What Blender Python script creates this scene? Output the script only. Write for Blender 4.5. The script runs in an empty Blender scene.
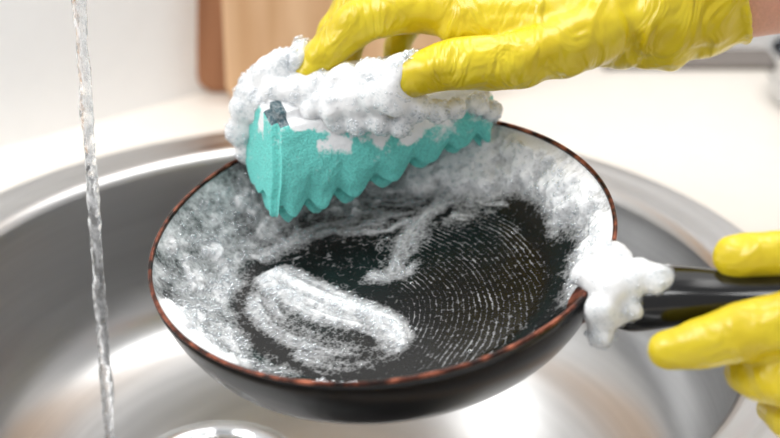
import bpy, math, random
import numpy as np
from mathutils import Vector, Matrix
random.seed(4); rng=np.random.RandomState(7)
sc=bpy.context.scene
try: sc.view_settings.view_transform='Standard'
except Exception as e: print(e)
CM=0.01
TH=math.radians(25); S,C=math.sin(TH),math.cos(TH)
ORG=np.array([0,0,8.0])
EX=np.array([1,0,0.]); EY=np.array([0,S,C]); EZ=np.array([0,-C,S])
def W(p):
    """bench frame (cm, tilted like the work) -> world metres"""
    p=np.asarray(p,float)
    return (ORG+p[...,0:1]*EX+p[...,1:2]*EY+p[...,2:3]*EZ)*CM
# pan frame
eu=np.array([.9903,.139,0]); n_=np.array([-.116,.8265,.551]); n_/=np.linalg.norm(n_)
eu=eu-n_*eu.dot(n_); eu/=np.linalg.norm(eu); ev=np.cross(n_,eu)
P0=np.array([-.5,-.65,0])
def PB(p):
    p=np.asarray(p,float)
    return P0+p[...,0:1]*eu+p[...,1:2]*ev+p[...,2:3]*n_
def PW(p): return W(PB(p))
def dirw(d): return d[0]*EX+d[1]*EY+d[2]*EZ
wu,wv,wn=dirw(eu),dirw(ev),dirw(n_)
o=W(P0)
PANM=Matrix(((wu[0],wv[0],wn[0],o[0]),(wu[1],wv[1],wn[1],o[1]),(wu[2],wv[2],wn[2],o[2]),(0,0,0,1)))

# ---------- noise ----------
def _h(i,j,k,s):
    n=(i*374761393+j*668265263+k*2147483647+s*974634777)&0xffffffff
    n=((n^(n>>13))*1274126177)&0xffffffff
    n=(n^(n>>16))
    return (n&0xffff)/65535.0
def vn(x,y,z=0,s=0):
    x=np.asarray(x,float); y=np.asarray(y,float)+0*x; z=np.asarray(z,float)+0*x
    i=np.floor(x).astype(np.int64);j=np.floor(y).astype(np.int64);k=np.floor(z).astype(np.int64)
    fx,fy,fz=x-i,y-j,z-k
    fx=fx*fx*(3-2*fx);fy=fy*fy*(3-2*fy);fz=fz*fz*(3-2*fz)
    r=0
    for a in(0,1):
        for b in(0,1):
            for c in(0,1):
                w=(fx if a else 1-fx)*(fy if b else 1-fy)*(fz if c else 1-fz)
                r=r+w*_h(i+a,j+b,k+c,s)
    return r
def fbm(x,y,z=0,s=0,o=4):
    r=0;a=.5;f=1;t=0
    for q in range(o):
        r=r+a*vn(np.asarray(x)*f,np.asarray(y)*f,np.asarray(z)*f,s+q*17);t+=a;a*=.5;f*=2.03
    return r/t
def sst(a,b,x):
    t=np.clip((x-a)/(b-a),0,1);return t*t*(3-2*t)
def cell(x,y,s=0):
    """rounded-cell field: distance to nearest jittered lattice point"""
    i=np.floor(x).astype(np.int64);j=np.floor(y).astype(np.int64);D=np.full(np.shape(x),9.)
    for a in(-1,0,1):
        for b in(-1,0,1):
            px=i+a+.15+.7*_h(i+a,j+b,i*0,s);py=j+b+.15+.7*_h(i+a,j+b,i*0+1,s)
            D=np.minimum(D,np.hypot(x-px,y-py))
    return D

# ---------- mesh helpers ----------
def mk(name,verts,faces,mat=None,smooth=True,mats=None,midx=None):
    me=bpy.data.meshes.new(name)
    me.from_pydata([tuple(v) for v in verts],[],[tuple(int(i) for i in f) for f in faces])
    me.validate(); me.update()
    ob=bpy.data.objects.new(name,me); sc.collection.objects.link(ob)
    for m in (mats or ([mat] if mat else [])): me.materials.append(m)
    if midx is not None: me.polygons.foreach_set('material_index',np.asarray(midx,np.int32))
    if smooth: me.polygons.foreach_set('use_smooth',[True]*len(me.polygons))
    return ob
def empty(name,loc):
    e=bpy.data.objects.new(name,None); e.empty_display_size=.02; sc.collection.objects.link(e); e.location=Vector(loc); return e
def par(ch,e):
    ch.parent=e; ch.matrix_parent_inverse=Matrix.Translation(e.location).inverted()
def revolve(prof,nt,center=(0,0,0),closed=False):
    pr=np.array(prof,float);a=np.linspace(0,2*np.pi,nt,endpoint=False)
    v=np.stack([np.outer(pr[:,0],np.cos(a)),np.outer(pr[:,0],np.sin(a)),np.outer(pr[:,1],np.ones(nt))],-1).reshape(-1,3)+np.array(center)
    f=[];m=len(pr)
    for i in range(m if closed else m-1):
        i2=(i+1)%m
        for j in range(nt):
            k=(j+1)%nt; f.append((i*nt+j,i*nt+k,i2*nt+k,i2*nt+j))
    return v,f
def smoothprof(p,n=8):
    p=np.array(p,float);out=[]
    for i in range(len(p)-1):
        p0=p[max(i-1,0)];p1=p[i];p2=p[i+1];p3=p[min(i+2,len(p)-1)]
        for t in np.linspace(0,1,n,endpoint=False):
            out.append(.5*((2*p1)+(-p0+p2)*t+(2*p0-5*p1+4*p2-p3)*t*t+(-p0+3*p1-3*p2+p3)*t**3))
    out.append(p[-1]);return np.array(out)
import bmesh
def ico(sub):
    bm=bmesh.new();bmesh.ops.create_icosphere(bm,subdivisions=sub,radius=1)
    v=np.array([q.co[:] for q in bm.verts]);f=np.array([[q.index for q in g.verts] for g in bm.faces]);bm.free();return v,f
IC={1:ico(1),2:ico(2),3:ico(3)}
def spheres(lst,sub=2):
    v,f=IC[sub];V=[];F=[];k=0
    for (x,y,z,r) in lst:
        V.append(v*r+np.array([x,y,z]));F.append(f+k);k+=len(v)
    return np.concatenate(V),np.concatenate(F)
def chain(pts):
    """pts (x,y,z,r): spline-rounded limb as dense spheres"""
    p=np.array(pts,float)
    if len(p)>2: q=smoothprof(p,14)
    else: q=np.array([p[0]+(p[1]-p[0])*t for t in np.linspace(0,1,14)])
    return [tuple(a) for a in q]
def tube(pts,nt=48,flat=1.0,nstep=10,noise=0,seed=0):
    q=smoothprof(np.array(pts,float),nstep);V=[]
    for i,p in enumerate(q):
        a=q[max(i-1,0)][:3];b=q[min(i+1,len(q)-1)][:3];d=(b-a)/np.linalg.norm(b-a)
        x=np.cross(d,[0,0,1.])
        if np.linalg.norm(x)<1e-3:x=np.array([1.,0,0])
        x/=np.linalg.norm(x);y=np.cross(d,x)
        for k in range(nt):
            an=2*np.pi*k/nt;rr=p[3]
            if noise:
                rr*=1+noise*(float(fbm(i/nstep*1.6+.8*math.sin(an+1),math.cos(an)*1.6+5,math.sin(an)*1.6+5,s=seed,o=2))-.5)
            V.append(p[:3]+x*math.cos(an)*rr+y*math.sin(an)*rr*flat)
    V=np.array(V);F=[]
    for i in range(len(q)-1):
        for k in range(nt):
            l=(k+1)%nt;F.append((i*nt+k,i*nt+l,(i+1)*nt+l,(i+1)*nt+k))
    F.append(tuple(range(nt))[::-1]);F.append(tuple((len(q)-1)*nt+k for k in range(nt)))
    return V,F

# ---------- materials ----------
def newmat(name):
    m=bpy.data.materials.new(name);m.use_nodes=True;nt=m.node_tree
    return m,nt,nt.nodes['Principled BSDF']
def N(nt,t,**k):
    n=nt.nodes.new(t)
    for a,b in k.items():
        if a in n.inputs: n.inputs[a].default_value=b
        else: setattr(n,a,b)
    return n
def setp(b,**k):
    for a,v in k.items():
        a=a.replace('_',' ')
        if a in b.inputs: b.inputs[a].default_value=v
def s2l(c): return tuple([((x/255)/12.92 if x/255<.04045 else ((x/255+.055)/1.055)**2.4) for x in c])+(1,)
def ramp(nt,pts):
    r=nt.nodes.new('ShaderNodeValToRGB');e=r.color_ramp.elements
    while len(e)<len(pts): e.new(.5)
    for q,(p,c) in zip(e,pts): q.position=p;q.color=c
    return r
def simple(name,col,rough=.5,metal=0,bump=0,bscale=100,var=0,**k):
    m,nt,b=newmat(name);setp(b,Base_Color=s2l(col),Roughness=rough,Metallic=metal,**k)
    tc=N(nt,'ShaderNodeTexCoord')
    nz=N(nt,'ShaderNodeTexNoise',Scale=bscale,Detail=4.0);nt.links.new(tc.outputs['Object'],nz.inputs['Vector'])
    if var:
        c=s2l(col);r=ramp(nt,[(.3,tuple(x*(1-var) for x in c[:3])+(1,)),(.7,c)])
        nt.links.new(nz.outputs['Fac'],r.inputs['Fac']);nt.links.new(r.outputs['Color'],b.inputs['Base Color'])
    if bump:
        bp=N(nt,'ShaderNodeBump',Strength=bump,Distance=.001);nt.links.new(nz.outputs['Fac'],bp.inputs['Height']);nt.links.new(bp.outputs['Normal'],b.inputs['Normal'])
    return m
def foam_shader(nt,bs=.34):
    b=N(nt,'ShaderNodeBsdfPrincipled');setp(b,Base_Color=(.87,.88,.89,1),Roughness=.14)
    b.inputs['Specular IOR Level'].default_value=.6
    b.inputs['Subsurface Weight'].default_value=.8;b.inputs['Subsurface Radius'].default_value=(.005,.005,.005);b.inputs['Subsurface Scale'].default_value=1
    tc=N(nt,'ShaderNodeTexCoord')
    v1=N(nt,'ShaderNodeTexVoronoi',Scale=330.);v2=N(nt,'ShaderNodeTexVoronoi',Scale=800.)
    for v in(v1,v2): nt.links.new(tc.outputs['Object'],v.inputs['Vector'])
    ad=N(nt,'ShaderNodeMath',operation='MULTIPLY_ADD');ad.inputs[1].default_value=.5
    nt.links.new(v2.outputs['Distance'],ad.inputs[0]);nt.links.new(v1.outputs['Distance'],ad.inputs[2])
    bp=N(nt,'ShaderNodeBump',Strength=bs,Distance=.0012);bp.invert=True
    nt.links.new(ad.outputs[0],bp.inputs['Height']);nt.links.new(bp.outputs['Normal'],b.inputs['Normal'])
    return b,tc,v1,v2
def foam_mat():
    m=bpy.data.materials.new('soap_foam');m.use_nodes=True;nt=m.node_tree
    nt.nodes.remove(nt.nodes['Principled BSDF']);b,tc,v1,v2=foam_shader(nt,.22)
    v3=N(nt,'ShaderNodeTexVoronoi',Scale=400.);v3.feature='DISTANCE_TO_EDGE';nt.links.new(tc.outputs['Object'],v3.inputs['Vector'])
    r=ramp(nt,[(.0,(.93,.93,.93,1)),(.10,(.80,.82,.83,1)),(.35,(.72,.75,.76,1))]);nt.links.new(v3.outputs['Distance'],r.inputs['Fac'])
    nz=N(nt,'ShaderNodeTexNoise',Scale=70.,Detail=2.);nt.links.new(tc.outputs['Object'],nz.inputs['Vector'])
    r2=ramp(nt,[(.42,(0,0,0,1)),(.60,(1,1,1,1))]);nt.links.new(nz.outputs['Fac'],r2.inputs['Fac'])
    mx=N(nt,'ShaderNodeMix');mx.data_type='RGBA';nt.links.new(r2.outputs['Color'],mx.inputs['Factor']);nt.links.new(r.outputs['Color'],mx.inputs[6]);mx.inputs[7].default_value=(.89,.89,.89,1)
    nt.links.new(mx.outputs[2],b.inputs['Base Color'])
    nt.links.new(b.outputs[0],nt.nodes['Material Output'].inputs[0]);return m
FOAM=foam_mat()
def foamed(name,base,rough,bumpscale=0,bumpstr=0,spec=.5,lo=.25,hi=.95,net=.5,sss=0,var=0,maxv=1.0):
    """base material covered by foam according to mesh attribute 'foam'; sparse foam shows only its bubble walls"""
    m,nt,b=newmat(name);setp(b,Base_Color=base,Roughness=rough);b.inputs['Specular IOR Level'].default_value=spec
    f,tc,v1,v2=foam_shader(nt)
    at=N(nt,'ShaderNodeAttribute');at.attribute_name='foam'
    c1=N(nt,'ShaderNodeMath',operation='MULTIPLY_ADD');c1.inputs[1].default_value=net;c1.inputs[2].default_value=-net*.45;nt.links.new(v2.outputs['Distance'],c1.inputs[0])
    c2=N(nt,'ShaderNodeMath',operation='MULTIPLY_ADD');c2.inputs[1].default_value=net;nt.links.new(v1.outputs['Distance'],c2.inputs[0]);nt.links.new(c1.outputs[0],c2.inputs[2])
    c3=N(nt,'ShaderNodeMath',operation='ADD');c3.inputs[1].default_value=-net*.45;nt.links.new(c2.outputs[0],c3.inputs[0])
    a2=N(nt,'ShaderNodeMath',operation='ADD');nt.links.new(c3.outputs[0],a2.inputs[0]);nt.links.new(at.outputs['Fac'],a2.inputs[1])
    mr=N(nt,'ShaderNodeMapRange');mr.inputs['From Min'].default_value=lo;mr.inputs['From Max'].default_value=hi;mr.inputs['To Max'].default_value=maxv;nt.links.new(a2.outputs[0],mr.inputs['Value'])
    mx=N(nt,'ShaderNodeMixShader');nt.links.new(mr.outputs[0],mx.inputs[0]);nt.links.new(b.outputs[0],mx.inputs[1]);nt.links.new(f.outputs[0],mx.inputs[2])
    nt.links.new(mx.outputs[0],nt.nodes['Material Output'].inputs[0])
    if bumpscale:
        nz=N(nt,'ShaderNodeTexNoise',Scale=float(bumpscale),Detail=5.);nt.links.new(tc.outputs['Object'],nz.inputs['Vector'])
        bp=N(nt,'ShaderNodeBump',Strength=bumpstr,Distance=.001);nt.links.new(nz.outputs['Fac'],bp.inputs['Height']);nt.links.new(bp.outputs['Normal'],b.inputs['Normal'])
        if var:
            r=ramp(nt,[(.35,tuple(x*(1-var) for x in base[:3])+(1,)),(.6,base)]);nt.links.new(nz.outputs['Fac'],r.inputs['Fac']);nt.links.new(r.outputs['Color'],b.inputs['Base Color'])
    if sss:
        b.inputs['Subsurface Weight'].default_value=sss;b.inputs['Subsurface Radius'].default_value=(.004,.006,.006);b.inputs['Subsurface Scale'].default_value=1
    return m
M_PANIN=foamed('nonstick_coating_with_suds',(.005,.005,.005,1),.22,700,.14,.32,lo=.12,hi=1.0,net=.26)
M_SPONGE=foamed('teal_sponge_foam',s2l((118,216,207)),.75,900,.8,.3,sss=.25,var=.22,lo=.35,hi=.8,net=.3)
M_PANOUT=simple('black_enamel',(7,7,8),.16,bump=.05,bscale=300)
M_HANDLE=simple('black_bakelite',(10,10,11),.14,bump=.03,bscale=60)
M_SCRUB=foamed('scouring_pad',s2l((78,106,114)),.9,1500,1,.2,var=.4,lo=.3,hi=.8,net=.15)
def rimmat():
    m,nt,b=newmat('worn_copper_rim');tc=N(nt,'ShaderNodeTexCoord');nz=N(nt,'ShaderNodeTexNoise',Scale=130.,Detail=5.)
    nt.links.new(tc.outputs['Object'],nz.inputs['Vector'])
    r=ramp(nt,[(.36,s2l((28,14,10))),(.5,s2l((98,48,32))),(.68,s2l((176,104,78)))])
    nt.links.new(nz.outputs['Fac'],r.inputs['Fac']);nt.links.new(r.outputs['Color'],b.inputs['Base Color']);setp(b,Metallic=.55,Roughness=.3)
    return m
M_RIM=rimmat()
def steelmat(name='brushed_steel'):
    m,nt,b=newmat(name);tc=N(nt,'ShaderNodeTexCoord')
    mp=N(nt,'ShaderNodeMapping');mp.inputs['Scale'].default_value=(6,6,900)
    nt.links.new(tc.outputs['Object'],mp.inputs['Vector'])
    nz=N(nt,'ShaderNodeTexNoise',Scale=1.5,Detail=5.);nt.links.new(mp.outputs[0],nz.inputs['Vector'])
    r=ramp(nt,[(.3,(.50,.50,.50,1)),(.7,(.62,.62,.62,1))]);nt.links.new(nz.outputs['Fac'],r.inputs['Fac']);nt.links.new(r.outputs['Color'],b.inputs['Base Color'])
    setp(b,Metallic=1.,Roughness=.28)
    return m
M_STEEL=steelmat()
M_CHROME=simple('chrome',(210,212,214),.08,1,bump=.02,bscale=40)
def glovemat():
    m,nt,b=newmat('yellow_latex');setp(b,Roughness=.30);tc=N(nt,'ShaderNodeTexCoord');b.inputs['Specular IOR Level'].default_value=.5
    b.inputs['Subsurface Weight'].default_value=.10;b.inputs['Subsurface Radius'].default_value=(.006,.004,.001);b.inputs['Subsurface Scale'].default_value=1
    n1=N(nt,'ShaderNodeTexNoise',Scale=40.,Detail=3.);nt.links.new(tc.outputs['Object'],n1.inputs['Vector'])
    r=ramp(nt,[(.3,s2l((206,180,22))),(.7,s2l((224,203,38)))]);nt.links.new(n1.outputs['Fac'],r.inputs['Fac']);nt.links.new(r.outputs['Color'],b.inputs['Base Color'])
    mp=N(nt,'ShaderNodeMapping');mp.inputs['Scale'].default_value=(1,.45,.6);mp.inputs['Rotation'].default_value=(0,.5,.3);nt.links.new(tc.outputs['Object'],mp.inputs['Vector'])
    n2=N(nt,'ShaderNodeTexNoise',Scale=45.,Detail=2.,Distortion=1.8);nt.links.new(mp.outputs[0],n2.inputs['Vector'])
    n3=N(nt,'ShaderNodeTexNoise',Scale=900.,Detail=2.);nt.links.new(tc.outputs['Object'],n3.inputs['Vector'])
    bp=N(nt,'ShaderNodeBump',Strength=.65,Distance=.007);nt.links.new(n2.outputs['Fac'],bp.inputs['Height'])
    b2=N(nt,'ShaderNodeBump',Strength=.08,Distance=.001);nt.links.new(n3.outputs['Fac'],b2.inputs['Height']);nt.links.new(bp.outputs['Normal'],b2.inputs['Normal'])
    nt.links.new(b2.outputs['Normal'],b.inputs['Normal']);return m
M_GLOVE=glovemat()
M_SKIN=simple('skin',(218,164,142),.5,bump=.2,bscale=500,var=.12,Subsurface_Weight=.2)
M_COUNTER=simple('white_countertop',(240,234,225),.35,bump=.03,bscale=40,var=.03)
M_WALL=simple('white_wall',(250,250,250),.7,bump=.05,bscale=60,var=.02)
def woodmat(name,c1,c2):
    m,nt,b=newmat(name);tc=N(nt,'ShaderNodeTexCoord');mp=N(nt,'ShaderNodeMapping');mp.inputs['Scale'].default_value=(40,20,3);nt.links.new(tc.outputs['Object'],mp.inputs['Vector'])
    nz=N(nt,'ShaderNodeTexNoise',Scale=1.6,Detail=6.,Distortion=.8);nt.links.new(mp.outputs[0],nz.inputs['Vector'])
    r=ramp(nt,[(.3,s2l(c1)),(.7,s2l(c2))]);nt.links.new(nz.outputs['Fac'],r.inputs['Fac']);nt.links.new(r.outputs['Color'],b.inputs['Base Color']);setp(b,Roughness=.55);return m
M_OAK=woodmat('oak',(200,156,114),(226,188,148)); M_WALNUT=woodmat('walnut',(140,92,60),(172,120,84))
def bubblemat():
    m=bpy.data.materials.new('soap_bubble');m.use_nodes=True;nt=m.node_tree;nt.nodes.remove(nt.nodes['Principled BSDF'])
    t=N(nt,'ShaderNodeBsdfTransparent');t.inputs[0].default_value=(.95,.96,.965,1);g=N(nt,'ShaderNodeBsdfGlossy',Roughness=.04);g.inputs[0].default_value=(.95,.97,1,1)
    d=N(nt,'ShaderNodeBsdfDiffuse');d.inputs[0].default_value=(.9,.9,.9,1)
    lw=N(nt,'ShaderNodeLayerWeight',Blend=.42);m1=N(nt,'ShaderNodeMixShader');nt.links.new(lw.outputs['Facing'],m1.inputs[0]);nt.links.new(t.outputs[0],m1.inputs[1]);nt.links.new(g.outputs[0],m1.inputs[2])
    m2=N(nt,'ShaderNodeMixShader');m2.inputs[0].default_value=.05;nt.links.new(m1.outputs[0],m2.inputs[1]);nt.links.new(d.outputs[0],m2.inputs[2])
    nt.links.new(m2.outputs[0],nt.nodes['Material Output'].inputs[0]);return m
M_BUB=bubblemat()
def watermat():
    m,nt,b=newmat('running_water');setp(b,Base_Color=(.98,.99,1,1),Roughness=.02,IOR=1.33);b.inputs['Transmission Weight'].default_value=1
    d=N(nt,'ShaderNodeBsdfDiffuse');d.inputs[0].default_value=(.93,.94,.95,1)
    tc=N(nt,'ShaderNodeTexCoord');mp=N(nt,'ShaderNodeMapping');mp.inputs['Scale'].default_value=(1,1,.35);nt.links.new(tc.outputs['Object'],mp.inputs['Vector'])
    nz=N(nt,'ShaderNodeTexNoise',Scale=420.,Detail=4.);nt.links.new(mp.outputs[0],nz.inputs['Vector'])
    r=ramp(nt,[(.45,(0.06,)*3+(1,)),(.66,(.75,)*3+(1,))]);nt.links.new(nz.outputs['Fac'],r.inputs['Fac'])
    mx=N(nt,'ShaderNodeMixShader');nt.links.new(r.outputs['Color'],mx.inputs[0]);nt.links.new(b.outputs[0],mx.inputs[1]);nt.links.new(d.outputs[0],mx.inputs[2]);nt.links.new(mx.outputs[0],nt.nodes['Material Output'].inputs[0])
    bp=N(nt,'ShaderNodeBump',Strength=.35,Distance=.002);nt.links.new(nz.outputs['Fac'],bp.inputs['Height']);nt.links.new(bp.outputs['Normal'],b.inputs['Normal']);return m
M_WATER=watermat()

# ================= FRYING PAN =================
pan=empty('frying_pan',o)
def wprof(r):
    t=np.clip((r-8.0)/4.0,0,1); return -3.4+3.4*(.35*t**1.5+.65*t**2)*1.0
def seg_d(u,v,pl):
    D=np.full(u.shape,1e9);T=np.zeros(u.shape);SG=np.zeros(u.shape);L=len(pl)-1
    for i in range(L):
        a=np.array(pl[i]);b=np.array(pl[i+1]);ab=b-a;t=np.clip(((u-a[0])*ab[0]+(v-a[1])*ab[1])/ab.dot(ab),0,1)
        d=np.hypot(u-a[0]-t*ab[0],v-a[1]-t*ab[1]);m=d<D;D=np.where(m,d,D);T=np.where(m,(i+t)/L,T)
        sg=np.sign((u-a[0])*ab[1]-(v-a[1])*ab[0]);SG=np.where(m,sg,SG)
    return D,T,SG
def sp(pl): return [tuple(x) for x in smoothprof(np.array(pl,float),5)]
def foamfield(u,v):
    du=(fbm(u*.55,v*.55,s=3)-.5)*2.2; dv=(fbm(u*.55,v*.55,s=9)-.5)*2.2
    U=u+du*.7;V=v+dv*.7
    r=np.hypot(U,V);r0=np.hypot(u,v);az=np.degrees(np.arctan2(V,U))%360
    az2=np.where(az>180,az-360,az)
    n1=fbm(u*.8,v*.8,s=21,o=3);n2=fbm(U*1.9,V*1.9,s=33,o=3);n3=fbm(u*6,v*6,s=37,o=3)
    n1=sst(.25,.75,n1);n2c=sst(.28,.72,n2)
    aw=np.arctan2(V,U);stk=sst(.3,.7,fbm(r*2.6,aw*2.2,s=61,o=3))
    f=np.zeros(u.shape)
    # right wall: thick suds
    ang=sst(-36,-22,az2)*(1-sst(74,100,az2))
    rin=9.4-1.5*sst(30,62,az2)
    f=np.maximum(f,ang*sst(rin-.3,rin+1.5,r)*(.58+.42*n1+.28*n2c))
    # rear floor film
    ang=sst(34,56,az2)*(1-sst(105,150,az2))
    f=np.maximum(f,ang*sst(5.8,8.2,r+2.4*(n1-.5))*(.14+.55*n2c*stk+.28*n1))
    ang=sst(80,95,az)*(1-sst(112,130,az))
    f=np.maximum(f,ang*sst(8,9.5,r)*(.35+.4*n1))
    # left wall film
    ang=sst(105,125,az)*(1-sst(222,240,az))
    f=np.maximum(f,ang*sst(7.6,9.0,r)*(.24+.46*n1*(.6+.4*n2c)+.16*stk))
    f=np.maximum(f,sst(186,198,az)*(1-sst(224,232,az))*sst(9.9,10.9,r)*(.9+.3*n2c))
    f=np.maximum(f,sst(238,244,az)*(1-sst(254,260,az))*sst(8.4,9.0,r)*(1-sst(10,10.6,r))*.95)
    wall=f.copy()
    def stroke(pl,w0,w1,amp,dist=1.0,seed=0,soft=.35,streak=.5,fq=4.5,fade=.06,lw=2.0,wm=None,tail=.82):
        nonlocal f
        D,T,SG=seg_d(u+du*.25*dist,v+dv*.25*dist,sp(pl));w=w0+(w1-w0)*T
        if wm: w=w0*np.interp(T,wm[0],wm[1])
        w=w*(.85+.3*vn(T*5,0*T+seed))
        l=fbm(D*SG*fq+seed*3+9,T*lw,s=seed+50,o=3)
        st=(1-streak)+streak*1.5*sst(.25,.72,l)
        prof=1-sst(w*(1-soft),w*1.15,D)
        ends=sst(0,fade,T)*(1-sst(tail,1,T)) if streak>.3 else 1
        f=np.maximum(f,amp*prof*st*(.85+.25*n2c)*ends)
    # main swirl: soft comma of lather, widest at the left, sweeping to the right and curling under
    stroke([(-6.6,2.8),(-5.9,1.6),(-4.4,0),(-2.8,-1.5),(-1.2,-2.7),(-.1,-4.0),(-.3,-5.4),(-1.6,-6.2)],2.0,.6,1.0,dist=.3,seed=1,soft=.8,streak=.42,fq=1.8,wm=([0,.15,.4,.7,1],[.5,1,.9,.62,.45]),fade=.04,tail=.75)
    stroke([(-6.7,1.4),(-6.5,-.8),(-5.4,-2.8),(-3.8,-4.2),(-2.2,-5.0),(-.8,-5.4)],1.7,.9,.58,dist=.4,seed=12,soft=1,streak=.6,fq=1.7,fade=.12,tail=.6)
    stroke([(-5.6,-4.4),(-3.8,-5.8),(-1.8,-6.4),(.0,-5.8)],.9,.7,.55,dist=.6,seed=14,soft=1,streak=.6,fq=2.4,fade=.2,tail=.6)
    stroke([(3.9,8.6),(3.4,7.0),(2.2,5.4),(1.5,3.4),(.6,1.8),(-.2,.9)],1.5,.8,.50,dist=2.5,seed=5,soft=1,streak=.7,fq=2.2)
    stroke([(-1.3,1.2),(-.2,.8),(1.0,1.0),(2.3,1.9)],.95,.5,.62,dist=1.5,seed=6,soft=1,streak=.4,fq=2.2,fade=.25,tail=.6)
    stroke([(-7.4,4.0),(-4.4,5.6),(-1.2,6.4),(2.2,6.6)],1.6,1.1,.44,dist=2.5,seed=8,soft=1,streak=.7,fq=2.2)
    stroke([(-3.4,7.2),(-.8,5.4),(1.6,5.6),(3.4,7.0)],.9,.7,.44,dist=3,seed=9,soft=1,streak=.7,fq=2.4)
    stroke([(2.6,6.8),(5,7.0),(7.4,5.2)],1.1,.5,.42,dist=2,seed=10,soft=1,streak=.6)
    stroke([(-3.0,8.6),(0,7.8),(3,8.4)],1.0,.8,.6,dist=3,seed=11,soft=.95)
    rd=1-np.abs(2*fbm(U*.9+2,V*.9,s=73,o=4)-1)
    reg=(1-sst(2.0,4.8,np.hypot(u+2.4,(v-3.6)*1.0)))*n1
    f=np.maximum(f,reg*(.28*sst(.86,.995,rd)))
    # fine arc brush marks
    rad=np.hypot(u+3.4,v+2.4)+.10*n3
    line=.5+.5*np.sin(2*np.pi*(rad*3.5+1.8*fbm(u*.3,v*.3,s=5,o=2)))
    pa=np.arctan2(v+2.4,u+3.4)
    dots=sst(.3,.9,vn(pa*rad*2.0,rad*3.5,s=91)); brk=sst(.38,.8,vn(pa*5,rad*.7,s=95))
    reg=sst(3.4,4.6,rad)*(1-sst(7.8,8.9,r0))*sst(-.6,1.0,u+.1*v)*(1-sst(4.0,6.2,v))
    f=np.maximum(f,reg*sst(.70,1.0,line)*(.14+.18*dots*brk+.06*brk))
    f=f+(n3-.5)*.10*sst(.12,.5,f)
    return np.clip(f,0,1.25),np.clip(wall,0,1.25)
NR,NT=280,1100
rr=np.concatenate([[.02],np.linspace(.05,11.93,NR-1)]);tt=np.linspace(0,2*np.pi,NT,endpoint=False)
RR,TT=np.meshgrid(rr,tt,indexing='ij');U=RR*np.cos(TT);V=RR*np.sin(TT)
F,WF=foamfield(U,V)
c1=np.clip(1-cell(U*.9,V*.9,5)**2,0,1);c2=np.clip(1-cell(U*2.3,V*2.3,8)**2,0,1)
lump=.55*c1+.18*c2+.25
hh=(sst(.3,1.2,F)*.13+sst(.55,1.15,WF)*.55*lump)*(1-sst(11.5,11.93,RR))
Wd=wprof(RR)
sl=(wprof(RR+.05)-wprof(RR-.05))/.1;nl=np.sqrt(1+sl*sl)
Uo=U-hh*sl/nl*np.cos(TT);Vo=V-hh*sl/nl*np.sin(TT);Wo=Wd+hh/nl
vv=np.stack([Uo,Vo,Wo],-1).reshape(-1,3)*CM
i,j=np.meshgrid(np.arange(NR-1),np.arange(NT),indexing='ij');j2=(j+1)%NT
ff=np.stack([i*NT+j,(i+1)*NT+j,(i+1)*NT+j2,i*NT+j2],-1).reshape(-1,4)
ffl=ff.tolist(); ffl.append(list(range(NT)))
pi_=mk('cooking_surface_with_suds',vv,ffl,M_PANIN)
a=pi_.data.attributes.new('foam','FLOAT','POINT');a.data.foreach_set('value',F.reshape(-1).astype(np.float32))
pi_.matrix_world=PANM;par(pi_,pan)
# loose bubbles sitting on the suds
R=np.random.RandomState(11);B=[]
while len(B)<4200:
    a_=R.rand()*2*np.pi;r_=12*math.sqrt(R.rand())
    if r_>11.6: continue
    ii=min(int(r_/11.93*(NR-1)),NR-1);jj=int(a_/(2*np.pi)*NT)%NT
    if F[ii,jj]<.22+.2*R.rand(): continue
    B.append((Uo[ii,jj],Vo[ii,jj],Wo[ii,jj]+.02,.035+.14*R.rand()**3))
v,f=spheres(B,2);ob=mk('loose_bubbles',v*CM,f,M_BUB);ob.matrix_world=PANM;par(ob,pan)
prof=smoothprof([(11.93,0),(12.1,-.1),(12.05,-.7),(11.6,-2.0),(10.8,-3.5),(9.8,-4.45),(9.1,-4.75)],8)
v,f=revolve(prof,200);pr2,f2=revolve([(9.1,-4.75),(8.8,-4.7),(8.7,-4.62),(.01,-4.62)],200)
ob=mk('pan_body',np.concatenate([v,pr2])*CM,f+[tuple(q+len(v) for q in g) for g in f2],M_PANOUT);ob.matrix_world=PANM;par(ob,pan)
a=np.linspace(0,2*np.pi,16,endpoint=False)
v,f=revolve(np.stack([12.03+.12*np.cos(a),.02+.11*np.sin(a)],-1),240,closed=True)
ang=np.arctan2(v[:,1],v[:,0]);v[:,2]+=.03*(fbm(ang*9,ang*0,s=2)-.5)
ob=mk('rim',v*CM,f,M_RIM);ob.matrix_world=PANM;par(ob,pan)
# handle
AZ=math.radians(-32);PH=math.radians(17)
hd=np.array([math.cos(AZ)*math.cos(PH),math.sin(AZ)*math.cos(PH),math.sin(PH)])
sd=np.array([-math.sin(AZ),math.cos(AZ),0]);up=np.cross(hd,sd)
hs=np.array([math.cos(AZ)*11.1,math.sin(AZ)*11.1,-1.75])
def loft(secs,e=2.6,nt=40):
    V=[];
    for (t,w,th,dz) in secs:
        c=hs+hd*t+up*dz
        for q in np.linspace(0,2*np.pi,nt,endpoint=False):
            x=math.copysign(abs(math.cos(q))**(2/e),math.cos(q))*w/2;y=math.copysign(abs(math.sin(q))**(2/e),math.sin(q))*th/2
            V.append(c+sd*x+up*y)
    F=[];m=len(secs)
    for i in range(m-1):
        for j in range(nt):
            k=(j+1)%nt;F.append((i*nt+j,i*nt+k,(i+1)*nt+k,(i+1)*nt+j))
    F.append(tuple(range(nt))[::-1]);F.append(tuple((m-1)*nt+q for q in range(nt)))
    return np.array(V)*CM,F
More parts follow.
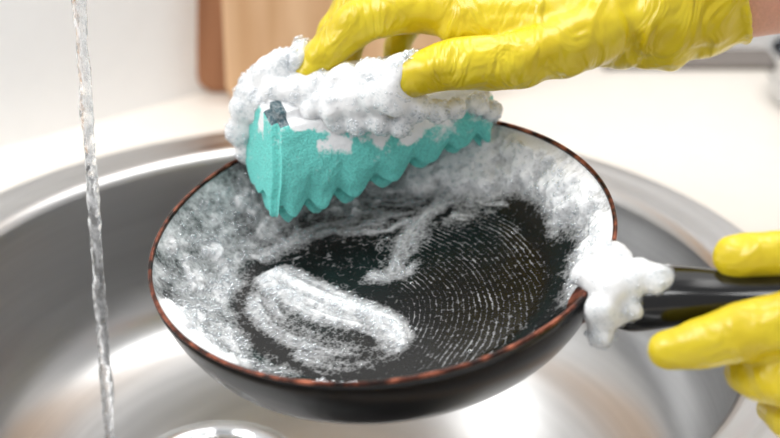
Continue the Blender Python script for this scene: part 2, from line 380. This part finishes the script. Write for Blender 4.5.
sec=smoothprof([(2.0,2.6,1.9,0),(2.2,3.3,2.5,0),(3.2,3.5,2.7,0),(5.5,3.0,2.3,0),(8.5,2.3,1.6,-.1),(12,2.2,1.6,-.2),(15,2.5,1.8,-.2),(17,2.4,1.8,-.2),(17.8,1.8,1.3,-.2),(18.0,.6,.5,-.2)],6)
v,f=loft(sec);ob=mk('handle',v,f,M_HANDLE);ob.matrix_world=PANM;par(ob,pan)
v,f=loft([(-.4,2.6,1.6,-.3),(.4,2.2,1.4,-.1),(1.4,1.8,1.2,0),(2.6,1.9,1.3,0)]);ob=mk('handle_bracket',v,f,M_RIM);ob.matrix_world=PANM;par(ob,pan)

# ================= foam lumps =================
def foam_lumps(name,blobs,parent=None,seed=0,voxel=.0012,nb=120,dens=9,smooth=26):
    R=np.random.RandomState(seed);L=[];B=[]
    for (x,y,z,r) in blobs:
        L.append((x,y,z,r*1.03))
        for k in range(dens):
            d=R.normal(size=3);d/=np.linalg.norm(d);q=r*(.34+.32*R.rand());c=np.array([x,y,z])+d*r*(.50+.18*R.rand());L.append((*c,q))
    for k in range(nb):
        (x,y,z,r)=blobs[R.randint(len(blobs))];d=R.normal(size=3);d[2]=abs(d[2]);d/=np.linalg.norm(d);c=np.array([x,y,z])+d*r*(.97+.08*R.rand());B.append((*c,.035+.15*R.rand()**2.6))
    P=np.array([l[:3] for l in L]);Wp=W(P)/CM
    v,f=spheres([(*p,l[3]) for p,l in zip(Wp,L)],2)
    ob=mk(name,v*CM,f,FOAM)
    m=ob.modifiers.new('r','REMESH');m.mode='VOXEL';m.voxel_size=voxel;m.use_smooth_shade=True
    s=ob.modifiers.new('s','SMOOTH');s.factor=.5;s.iterations=smooth
    t=bpy.data.textures.new('lumps','CLOUDS');t.noise_scale=.012;t.noise_depth=1
    d=ob.modifiers.new('d','DISPLACE');d.texture=t;d.texture_coords='GLOBAL';d.strength=.0026;d.mid_level=.3
    t=bpy.data.textures.new('bub','VORONOI');t.noise_scale=.0030
    d=ob.modifiers.new('d2','DISPLACE');d.texture=t;d.texture_coords='GLOBAL';d.strength=-.0005;d.mid_level=.5
    P=np.array([l[:3] for l in B]);Wp=W(P)/CM
    v,f=spheres([(*p,l[3]) for p,l in zip(Wp,B)],2);b=mk('bubbles',v*CM,f,M_BUB)
    par(ob,parent);par(b,parent);return ob,b

# ================= SPONGE =================
def box_grid(nx,ny,nz):
    V={};vl=[];F=[]
    def vid(a,b,c):
        k=(a,b,c)
        if k not in V: V[k]=len(vl);vl.append((a/nx,b/ny,c/nz))
        return V[k]
    for a in range(nx):
        for b in range(ny):
            F.append((vid(a,b,0),vid(a,b+1,0),vid(a+1,b+1,0),vid(a+1,b,0)));F.append((vid(a,b,nz),vid(a+1,b,nz),vid(a+1,b+1,nz),vid(a,b+1,nz)))
    for a in range(nx):
        for c in range(nz):
            F.append((vid(a,0,c),vid(a+1,0,c),vid(a+1,0,c+1),vid(a,0,c+1)));F.append((vid(a,ny,c),vid(a,ny,c+1),vid(a+1,ny,c+1),vid(a+1,ny,c)))
    for b in range(ny):
        for c in range(nz):
            F.append((vid(0,b,c),vid(0,b,c+1),vid(0,b+1,c+1),vid(0,b+1,c)));F.append((vid(nx,b,c),vid(nx,b+1,c),vid(nx,b+1,c+1),vid(nx,b,c+1)))
    return np.array(vl),F
v,f=box_grid(230,90,60)
s,t,c=v[:,0],v[:,1],v[:,2]
A0=np.array([-5.9,4.4,-1.1]);A1=np.array([7.1,8.6,-.65]);LA=np.linalg.norm(A1-A0);ad=(A1-A0)/LA;ad2=np.array([ad[0],ad[1]]);ad2/=np.linalg.norm(ad2);bd=np.array([-ad2[1],ad2[0],.22])
BD=5.0
thick=4.5-2.3*s+.15*np.sin(s*9)
lean=.34;leanb=.40
wob=.5*(fbm(s*3,c*2,s=4)-.5)
ph=(s*LA+t*3+.5*np.sin(s*6))/1.9*2*np.pi
wave=(np.sqrt(.10+np.cos(ph/2+.4)**2)-.6)*.95*(.75+.5*vn(s*7,t*2,s=3))
waveb=(np.abs(np.cos(t*BD/1.75*np.pi))-.5)*.3
off=-(wave+waveb)*(1-c)**2.2-.25*np.sin(s*5)*(1-c)
bulge=.45*np.sin(np.pi*c)+wob
S_=s*LA; T_=t*BD; 
def inset(x,L):
    d=np.minimum(x,L-x);q=np.clip(1-d/.4,0,1);return q
qs,qt,qc=inset(S_,LA),inset(T_,BD),inset(c*thick,thick)
S_=S_+np.where(s<.5,1,-1)*.4*(1-np.sqrt(np.clip(1-np.maximum(qt,qc)**2,0,1)))*qs
T_=T_+np.where(t<.5,1,-1)*.4*(1-np.sqrt(np.clip(1-np.maximum(qs,qc)**2,0,1)))*qt
Cw=c*thick+off
Cw=Cw+np.where(c<.5,1,-1)*.35*(1-np.sqrt(np.clip(1-np.maximum(qs,qt)**2,0,1)))*qc
T_=T_-bulge*(1-t)*1.0+bulge*t
T_=T_+(1-t)*(1-c)**3*(.35-wave)*.35
S_=S_+Cw*lean;T_=T_+Cw*leanb
fine=.12*(fbm(s*34,t*16,c*10,s=77,o=3)-.5)
T_=T_+fine*(1-2*t);Cw=Cw+fine
pts=A0+np.outer(S_,ad)+np.outer(T_,bd);pts[:,2]+=Cw
midx=[]
for q in f:
    cc=sum(c[k] for k in q)/4;midx.append(1 if cc>.93 else 0)
sw=PW(pts)
spc=sw.mean(0);sponge=empty('cleaning_sponge',spc)
ob=mk('sponge_body',sw,f,mats=[M_SPONGE,M_SCRUB],midx=midx)
nf=sst(.25,.75,fbm(s*13,c*5+t*6,s=12,o=4))
edge=.80-.10*sst(.15,.4,s)-.12*sst(.45,.6,s)+.15*sst(.62,.7,s)
fo=sst(-.10,.14,c-edge+(nf-.5)*.32)*1.1
fo=np.maximum(fo,sst(.60,.75,s)*sst(.1,.5,c)*(.22+.55*nf))
fo=np.maximum(fo,.24*nf)
fo=np.where((s<.07)&(c>.6)&(t<.3),fo*.3,fo)
a=ob.data.attributes.new('foam','FLOAT','POINT');a.data.foreach_set('value',fo.astype(np.float32))
par(ob,sponge)

# ================= HANDS =================
def hand(name,chains,root,voxel=.0014,seed=0,fold=.004,tubes=()):
    L=[]
    for ch in chains: L+=chain(ch)
    P=np.array([l[:3] for l in L]);Wp=W(P)/CM
    v,f=spheres([(*p,l[3]) for p,l in zip(Wp,L)],3)
    v=v*CM;f=[tuple(q) for q in f]
    for (tv,tf) in tubes:
        k=len(v);v=np.concatenate([v,W(tv)]);f+=[tuple(q+k for q in g) for g in tf]
    e=empty(name,W(np.array(root)))
    ob=mk('rubber_glove_skin',v,f,M_GLOVE)
    m=ob.modifiers.new('r','REMESH');m.mode='VOXEL';m.voxel_size=voxel;m.use_smooth_shade=True
    s=ob.modifiers.new('s','SMOOTH');s.factor=.5;s.iterations=8
    t=bpy.data.textures.new('folds','CLOUDS');t.noise_scale=.022;t.noise_depth=1
    d=ob.modifiers.new('d','DISPLACE');d.texture=t;d.texture_coords='GLOBAL';d.strength=fold;d.mid_level=.5
    par(ob,e);return e
cuff=tube([(10.5,11.0,-5.5,2.5),(12.2,11.2,-5.4,2.75),(13.4,11.3,-5.3,2.7),(14.6,11.4,-5.2,3.05),(16,11.8,-5.1,3.0),(17.2,12.2,-5.0,3.2),(18.4,12.8,-4.9,3.3)],nt=72,nstep=12,noise=.22,seed=4)
lip=tube([(18.15,12.7,-4.9,3.36),(18.3,12.77,-4.9,3.46),(18.45,12.84,-4.9,3.46),(18.6,12.9,-4.9,3.36)],nt=72,nstep=3)
rh=hand('gloved_hand',[
 [(3.6,11.2,-4.5,1.35),(1.2,11.4,-4.7,1.25),(-1.2,11.1,-4.9,1.3),(-3.3,9.5,-5.2,1.12),(-4.7,7.9,-5.4,.98)],
 [(4.0,12.5,-6.5,1.35),(1.2,13.2,-7,1.15),(-1.4,12.7,-7.5,1.2),(-3.2,10.8,-7.9,1.02),(-4.1,8.8,-8.1,.9)],
 [(4.8,13.0,-8.3,1.3),(2.0,13.5,-9.2,1.1),(-.4,13.1,-9.9,1.15),(-2.0,11.0,-10.3,.98),(-2.6,8.9,-10.3,.85)],
 [(5.8,13.0,-10.2,1.15),(3.6,13.2,-11.3,1.0),(1.6,12.6,-12.0,1.02),(.6,10.6,-12.2,.88),(.4,8.8,-12.0,.78)],
 [(11.5,11.0,-4.4,1.9),(8,10.8,-4.4,1.6),(3.6,11.2,-4.5,1.35)],
 [(11.5,11.4,-5.6,1.9),(8,12.0,-6.1,1.6),(4.0,12.5,-6.5,1.35)],
 [(11.5,11.8,-6.6,1.9),(8,12.5,-7.6,1.6),(4.8,13.0,-8.3,1.3)],
 [(11.5,11.8,-7.2,1.9),(8.5,12.3,-9.0,1.6),(5.8,13.0,-10.2,1.15)],
 [(11.2,10.4,-4.0,2.0),(9.4,9.4,-3.2,1.75),(6.2,8.4,-2.4,1.5),(3.2,8.2,-2.5,1.4),(1.2,7.7,-2.9,1.25),(-.3,7.1,-3.4,1.02)],
 [(9.4,9.8,-3.4,1.4),(6.3,10.4,-3.8,1.1),(3.6,10.7,-4.3,1.15)],
],(8,11,-5),fold=.005,tubes=[cuff,lip])
V_,F_=tube([(17.5,12.4,-5,2.7),(22,13.2,-5,2.85),(27,14.2,-5,3.4),(34,15.6,-5,4.0),(40,17,-5,4.3)])
ob=mk('forearm',W(V_),F_,M_SKIN);par(ob,rh)

lh=hand('gloved_hand.001',[
 [(15.9,-1.75,8.2,1.0),(17.2,-1.6,8.9,1.15),(19.2,-1.6,9.8,1.2),(22,-2.6,10.8,1.5),(25,-4.5,11.8,1.9)],
 [(12.7,-6.0,8.7,1.0),(14.3,-5.5,9.5,1.2),(16.2,-4.95,10.4,1.4),(18.6,-4.6,11.3,1.5),(22,-5.0,12,1.5)],
 [(16.3,-7.0,8.2,.95),(16.9,-7.15,9.4,1.1),(17.8,-7.1,10.7,1.25),(19.6,-7.0,11.7,1.3),(22.3,-6.8,12.1,1.4)],
 [(17.9,-8.8,7.2,.85),(18.2,-9.2,8.8,.95),(19.0,-9.3,10.3,1.1),(20.6,-9.0,11.5,1.2),(22.8,-8.5,12,1.35)],
 [(19.2,-10,6.6,.78),(19.6,-10.5,8,.85),(20.4,-10.6,9.5,.98),(21.8,-10.4,10.8,1.05),(23.6,-9.8,11.6,1.25)],
 [(22,-5,12,1.4),(28,-7.5,12.6,2)],[(22.3,-6.8,12.1,1.4),(28,-7.8,12.6,2)],[(22.8,-8.5,12,1.4),(28,-8.2,12.6,2)],[(23.6,-9.8,11.6,1.25),(28,-8.8,12.6,2)],
 [(25,-4.5,11.8,1.9),(28,-7,12.5,2.2)],
 [(28,-7.8,12.5,2.7),(33,-9,13,3.0),(39,-10.5,13.5,3.4)],
],(22,-6,11))
V_,F_=tube([(38.5,-10.4,13.5,2.9),(45,-12,14,3.3),(55,-14,15,4.0)])
ob=mk('forearm',W(V_),F_,M_SKIN);par(ob,lh)

# ================= soap foam on sponge, hand, handle =================
foam=empty('soap_foam',spc)
bl=[(-8.1,6.2,-6.5,.95),(-8.5,5.0,-7.0,.85),(-7.7,7.2,-6.3,1.0),(-6.8,8.0,-6.0,1.05),(-5.9,8.6,-5.6,.95),(-8.2,3.8,-7.4,.6),(-7.4,5.8,-6.2,.6),(-7.2,6.6,-5.6,.7),(-6.2,7.0,-5.2,.8),
  (-5.0,7.0,-4.9,1.0),(-4.3,6.1,-4.6,.8),(-3.2,6.4,-4.5,1.0),(-2.0,6.5,-4.2,1.05),(-.9,6.8,-3.7,1.15),(0.0,6.8,-3.0,1.15),(.3,7.9,-2.7,.95),(-1.0,7.9,-3.4,.9),(-3.0,5.3,-4.6,.6),(-1.8,5.2,-4.3,.6),(-3.9,7.4,-4.8,.9),(-2.4,7.7,-4.6,.9),
  (1.4,6.0,-3.6,.8),(2.6,5.9,-4.2,.65),(-.6,5.2,-4.0,.65),(0.6,5.1,-4.0,.6),(3.6,6.1,-4.8,.6),(4.8,6.4,-5.6,.6),(5.7,6.1,-6.4,.6),(-5.2,8.9,-4.9,.6),(-5.0,9.6,-5.6,.5),(1.1,8.6,-2.3,.45)]
foam_lumps('suds_on_sponge',bl,foam,seed=3,nb=2200)
foam_lumps('suds_on_handle',[(10.6,-3.0,6.4,1.2),(11.5,-3.0,6.8,1.05),(10.2,-4.3,6.5,1.0),(10.6,-1.9,6.0,.85),(10.0,-5.4,6.3,.7),(12.5,-2.9,7.3,.8),(9.4,-2.6,5.6,.75),(11.4,-4.1,7,.65)],pan,seed=5,nb=480)

# ================= SINK =================
SC=np.array([-3.4,6.2,0])
sink=empty('kitchen_sink',SC*CM)
prof=smoothprof([(27.2,0.0),(27.2,.25),(26.9,.42),(26.2,.40),(25.5,.22),(24.8,.2),(24.2,.12),(23.7,-.25),(23.5,-1.0),(23.1,-5),(22.5,-8.5),(20.9,-11.2),(17.9,-12.7),(13,-13.3),(6,-13.5),(.02,-13.5)],8)
v,f=revolve(prof,160,SC);ob=mk('bowl',v*CM,f,M_STEEL);par(ob,sink)
ob.data.flip_normals()
DC=np.array([-11,8.,-13.3])
v,f=revolve(smoothprof([(5.4,-.1),(5.4,.12),(5.0,.2),(4.5,.1),(4.2,-.1),(3.6,-.15),(.02,-.12)],5),72,DC);ob=mk('drain_ring',v*CM,f,M_CHROME);par(ob,sink)
DARK=simple('drain_dark',(22,22,22),.5)
V=[];F=[];k=0
for R_,n in((3.2,14),(2.2,9),(1.1,5)):
    for q in range(n):
        a=2*math.pi*q/n;vv_,ff_=revolve([(.01,-.04),(.28,-.04)],14,DC+np.array([R_*math.cos(a),R_*math.sin(a),0]));V.append(vv_);F+=[tuple(z+k for z in g) for g in ff_];k+=len(vv_)
ob=mk('drain_holes',np.concatenate(V)*CM,F,DARK);par(ob,sink)

# ================= COUNTER / ROOM =================
nt=160;ang=np.linspace(0,2*np.pi,nt,endpoint=False)
x0,x1,y0,y1=-75,120,-27,52
def rect(a):
    dx,dy=math.cos(a),math.sin(a);t=1e9
    if dx>0:t=min(t,(x1-SC[0])/dx)
    if dx<0:t=min(t,(x0-SC[0])/dx)
    if dy>0:t=min(t,(y1-SC[1])/dy)
    if dy<0:t=min(t,(y0-SC[1])/dy)
    return (SC[0]+dx*t,SC[1]+dy*t,0)
angs=list(ang)
for cx,cy in((x0,y0),(x1,y0),(x1,y1),(x0,y1)):
    a=math.atan2(cy-SC[1],cx-SC[0])%(2*math.pi);kk=int(np.argmin(abs(np.array(angs)-a)));angs[kk]=a
circ=np.array([[SC[0]+26.2*math.cos(a),SC[1]+26.2*math.sin(a),0] for a in angs])
rc_=np.array([rect(a) for a in angs]);V=np.concatenate([circ,rc_,circ+[0,0,-3],rc_+[0,0,-3]])
F=[]
for q in range(nt):
    k=(q+1)%nt;F+=[(q,q+nt,k+nt,k),(q+2*nt,k+2*nt,k+3*nt,q+3*nt),(q+nt,q+3*nt,k+3*nt,k+nt),(q,k,k+2*nt,q+2*nt)]
mk('countertop',V*CM,F,M_COUNTER,smooth=False)
def slab(name,pts,mat,z0,z1,bev=0):
    n=len(pts);V=[(x,y,z0) for x,y in pts]+[(x,y,z1) for x,y in pts]
    F=[tuple(range(n))[::-1],tuple(range(n,2*n))]+[(i,(i+1)%n,(i+1)%n+n,i+n) for i in range(n)]
    ob=mk(name,np.array(V)*CM,F,mat,smooth=False)
    if bev:
        m=ob.modifiers.new('b','BEVEL');m.width=bev*CM;m.segments=4
    return ob
slab('wall_left',[(-75,-13),(-3.5,52),(-6,55),(-78,-10)],M_WALL,0,70)
slab('wall_back',[(-6,52.2),(120,52.2),(120,55),(-6,55)],M_WALL,0,70)
M_CAB=simple('cabinet_paint',(225,224,220),.5,bump=.02)
cab=empty('base_cabinet',(0,0,-.5))
for nm,p in (('front_panel',[(-74,-25),(119,-25),(119,-23),(-74,-23)]),('rear_panel',[(-74,50),(119,50),(119,51.5),(-74,51.5)]),('side_panel_1',[(-74,-23),(-72,-23),(-72,50),(-74,50)]),('side_panel_2',[(117,-23),(119,-23),(119,50),(117,50)])):
    par(slab(nm,p,M_CAB,-87,-3),cab)
slab('floor',[(-150,-150),(150,-150),(150,60),(-150,60)],simple('floor_tile',(150,140,130),.5,var=.1,bscale=8),-90,-87)

# cutting boards
def board(name,w,h,t,mat,loc,rz,lean):
    R=1.6;pts=[]
    for cx,cz,a0 in((w/2-R,R,-90),(w/2-R,h-R,0),(-w/2+R,h-R,90),(-w/2+R,R,180)):
        for q in np.linspace(0,90,8): a=math.radians(a0+q);pts.append((cx+R*math.cos(a),cz+R*math.sin(a)))
    n=len(pts);V=[(x*CM,-t/2*CM,z*CM) for x,z in pts]+[(x*CM,t/2*CM,z*CM) for x,z in pts]
    F=[tuple(range(n)),tuple(range(n,2*n))[::-1]]+[(i,i+n,(i+1)%n+n,(i+1)%n) for i in range(n)]
    ob=mk(name,V,F,mat,smooth=False);m=ob.modifiers.new('b','BEVEL');m.width=.002;m.segments=3
    ob.location=Vector(loc)*CM;ob.rotation_euler=(math.radians(lean),0,math.radians(rz))
board('cutting_board',14,27,2,M_WALNUT,(-8.6,42.0,.05),0,-3)
board('cutting_board.001',20,30,2,M_OAK,(-2.9,39.4,.05),0,-3)

# cooktop + saucepan at the back right
ck=slab('cooktop',[(18,46.8),(70,46.8),(70,51.5),(18,51.5)],simple('cooktop_glass',(120,112,106),.25),0.0,.5,.2)
pot=empty('saucepan',(.38,.40,.0))
v,f=revolve(smoothprof([(.02,.1),(5.6,.1),(6.3,.6),(6.5,2),(6.5,3.6),(6.8,3.9),(6.8,4.1),(6.4,4.0),(6.3,3),(6.0,1),(.02,.5)],6),64,(36.6,39.5,0));ob=mk('pot_body',v*CM,f,M_CHROME);par(ob,pot)
V_,F_=tube([(43,40,3.4,.5),(48,40,3.8,.6),(58,41,4.4,.8),(60,41,4.4,.3)],nt=16);ob=mk('pot_handle',V_*CM,F_,M_CHROME);par(ob,pot)

# water + faucet
zz=np.linspace(25.2,-13.2,520);V=[];nt2=20
for q,z in enumerate(zz):
    r=.33+.035*math.sin(z*1.1)+.08*(vn(z*2.2,3.)-.5)
    cx=-16.25+.025*(z-6)+.06*(vn(z*.7,1.)-.5);cy=4+.06*(vn(z*.7,9.)-.5)
    for k in range(nt2):
        a=2*math.pi*k/nt2;rr_=r*(1+.24*(vn(z*2.5,math.cos(a)*1.3+4,math.sin(a)*1.3+4)-.5));V.append((cx+rr_*math.cos(a),cy+rr_*math.sin(a),z))
F=[(i*nt2+k,(i+1)*nt2+k,(i+1)*nt2+(k+1)%nt2,i*nt2+(k+1)%nt2) for i in range(len(zz)-1) for k in range(nt2)]
F.append(tuple(range(nt2)));F.append(tuple((len(zz)-1)*nt2+k for k in range(nt2))[::-1])
mk('water_stream',np.array(V)*CM,F,M_WATER)
fa=empty('faucet',(-.345,.05,0))
V_,F_=tube([(-34.9,5,0,1.4),(-34.9,5,14,1.3),(-34,5,25,1.2),(-28,4.6,33,1.15),(-20,4.2,33,1.1),(-16.2,4,29,1.1),(-15.8,4,25,1.1)],nt=32);ob=mk('spout',V_*CM,F_,M_CHROME);par(ob,fa)
v,f=revolve([(.02,0),(2.8,0),(2.8,.6),(2.2,1),(1.9,5),(1.5,5.5),(.02,5.5)],40,(-34.9,5,0));ob=mk('base',v*CM,f,M_CHROME);par(ob,fa)
V_,F_=tube([(-34.9,4,4,.6),(-34.9,0,6,.5),(-34.9,-4,8,.6)],nt=20);ob=mk('lever',V_*CM,F_,M_CHROME);par(ob,fa)

# ================= LIGHT / CAMERA =================
def area(name,loc,tgt,size,power,col=(1,1,1)):
    l=bpy.data.lights.new(name,'AREA');l.shape='SQUARE';l.size=size;l.energy=power;l.color=col
    ob=bpy.data.objects.new(name,l);sc.collection.objects.link(ob);ob.location=loc
    ob.rotation_euler=(Vector(tgt)-Vector(loc)).to_track_quat('-Z','Y').to_euler()
area('window_light',(-.62,-.05,.70),(0,.1,.0),.5,8.3,(1,1,.99))
area('ceiling_light',(.20,.40,1.0),(0,.05,0),.6,6.2,(1,.99,.97))
area('added_highlight_lamp',(-.05,.02,1.1),(0,.05,0),.12,1.2,(1,1,1))  # small lamp added for crisp highlights on the gloves, not a room fixture
w=bpy.data.worlds.new('w');sc.world=w;w.use_nodes=True;bg=w.node_tree.nodes['Background'];bg.inputs[0].default_value=(.99,.99,1,1);bg.inputs[1].default_value=.62
cam=bpy.data.cameras.new('camera');co=bpy.data.objects.new('camera',cam);sc.collection.objects.link(co);sc.camera=co
cam.lens=65;cam.sensor_width=36;co.location=Vector((0,-73*C,8+73*S))*CM;co.rotation_euler=(math.pi/2-TH,0,0);cam.clip_start=.02
cam.dof.use_dof=True;cam.dof.focus_distance=.73;cam.dof.aperture_fstop=4.5
